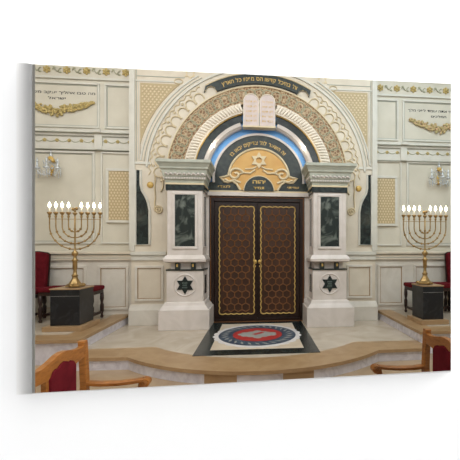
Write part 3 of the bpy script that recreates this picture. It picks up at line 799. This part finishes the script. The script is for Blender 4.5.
dup(ac, 'honey wood armchair with red back at the lower right, facing left', (1.325, 2.17, 0), pi)

# ------------------------------------------------------------------ white wall and the canvas frame in front of the hall
F = 322.; TT = .0914; CC = cos(math.atan(TT)); SS = sin(math.atan(TT)); PX = 257.5+F*TT; PY = 250.
def at(px, py, Y):
    q = (px-PX)/F; x = Y*(q*CC+SS)/(CC-q*SS); return (x, 1.6-(py-PY)*(Y*CC+x*SS)/F)
CY = 1.40
lip = [at(32.2, 64.2, CY), at(451, 84, CY), at(451, 370.6, CY), at(32.2, 393.1, CY)]     # TL TR BR BL
outs = dict(l=.112, r=.049, t=.045, b=.036)
def grow(k):                                          # k 0..1 across the flared side
    sg = [(-1, 1), (1, 1), (1, -1), (-1, -1)]
    j = 1-(1-k)**2
    return [(p[0]+(-outs['l']*k if g[0] < 0 else outs['r']*j), p[1]+g[1]*(outs['t'] if g[1] > 0 else outs['b'])*j) for p, g in zip(lip, sg)]
prof = []
for i in range(13):
    u = i/12; prof.append((u, CY+(FRONT-CY)*(1-(1-u)**2)))
fm = MB(); rings = [[(x, y, z) for x, z in grow(u)] for u, y in prof]
vs = [p for r in rings for p in r]; fs = []
for i in range(len(rings)-1):
    for k in range(4): fs.append((i*4+k, i*4+(k+1) % 4, (i+1)*4+(k+1) % 4, (i+1)*4+k))
fm.add(vs, fs, False)
cf = fm.build('canvas_frame', M['canvas'])
tag(cf, 'white stretched canvas frame standing off the white wall around the synagogue view', 'canvas frame')
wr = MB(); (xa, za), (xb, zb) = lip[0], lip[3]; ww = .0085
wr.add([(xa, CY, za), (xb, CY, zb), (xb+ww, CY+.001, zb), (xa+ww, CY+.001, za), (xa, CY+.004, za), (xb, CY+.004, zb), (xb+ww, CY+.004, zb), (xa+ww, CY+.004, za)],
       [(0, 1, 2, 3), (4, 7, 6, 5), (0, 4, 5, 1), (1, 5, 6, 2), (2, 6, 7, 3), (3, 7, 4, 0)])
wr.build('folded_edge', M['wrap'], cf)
hole = grow(1.0)
A = 6.5
big = [(-A, HZ+.2), (A, HZ+.2), (A, 0), (-A, 0)]
wf = MB(); vs = [(x, FRONT, z) for x, z in big+hole]
wf.add(vs, [(0, 1, 5, 4), (1, 2, 6, 5), (2, 3, 7, 6), (3, 0, 4, 7)])
wf.build('wall_front', M['white'], kind='structure')

# ------------------------------------------------------------------ light
def area(name, loc, tgt, sx, sy, power, col):
    l = bpy.data.lights.new(name, 'AREA'); l.shape = 'RECTANGLE'; l.size = sx; l.size_y = sy; l.energy = power; l.color = col
    o = bpy.data.objects.new(name, l); COL.objects.link(o); o.location = loc
    o.rotation_euler = (Vector(tgt)-Vector(loc)).to_track_quat('-Z', 'Y').to_euler(); return o
area('overhead_fill', (0, 3.0, 6.2), (0, 5.6, 1.2), 8, 1.8, 150, (.93, .97, 1))  # overhead area lights are unseen fills, added to brighten the hall
area('overhead_fill', (-3.6, 3.6, 6.2), (-3.6, 5.8, 1), 3, 1.5, 48, (.98, .97, .95))
area('overhead_fill', (3.6, 3.6, 6.2), (3.6, 5.8, 1), 3, 1.5, 84, (.68, .87, 1))
area('front_fill', (0, 1.7, 4.6), (0, 6, 1.6), 7, 1.2, 105, (.94, .97, 1))  # added fill with no fixture, lifts the steps and back wall from the front
for s in (-1, 1):
    l = bpy.data.lights.new('niche_spot', 'POINT'); l.energy = 1.2; l.color = (1, .9, .75); l.shadow_soft_size = .05
    o = bpy.data.objects.new('niche_spot', l); COL.objects.link(o); o.location = (s*.86, 6.2, 3.62)

w = bpy.data.worlds.new('studio'); S.world = w; w.use_nodes = True
N = w.node_tree.nodes; L = w.node_tree.links; bg = N['Background']
tc = N.new('ShaderNodeTexCoord'); dp = N.new('ShaderNodeVectorMath'); dp.operation = 'DOT_PRODUCT'; dp.inputs[1].default_value = Vector((.93, -.24, .28)).normalized()
L.new(tc.outputs['Generated'], dp.inputs[0])
mr = N.new('ShaderNodeMapRange'); mr.inputs['From Min'].default_value = .25; mr.inputs['From Max'].default_value = .95; mr.inputs['To Min'].default_value = .03; mr.inputs['To Max'].default_value = 5.2; mr.interpolation_type = 'SMOOTHSTEP'
L.new(dp.outputs['Value'], mr.inputs['Value']); L.new(mr.outputs['Result'], bg.inputs['Strength']); bg.inputs['Color'].default_value = (1, 1, 1, 1)

# ------------------------------------------------------------------ camera
cd = bpy.data.cameras.new('camera'); cam = bpy.data.objects.new('camera', cd); COL.objects.link(cam)
cd.sensor_width = 36; cd.lens = F/460*36; cd.clip_start = .05
cd.shift_x = -(PX-230)/460; cd.shift_y = (PY-230)/460
cam.location = (0, 0, 1.6); cam.rotation_euler = (pi/2, 0, -math.atan(TT))
S.camera = cam
S.view_settings.view_transform = 'Standard'; S.view_settings.look = 'None'; S.view_settings.exposure = 0; S.view_settings.gamma = 1
S.view_settings.use_curve_mapping = False
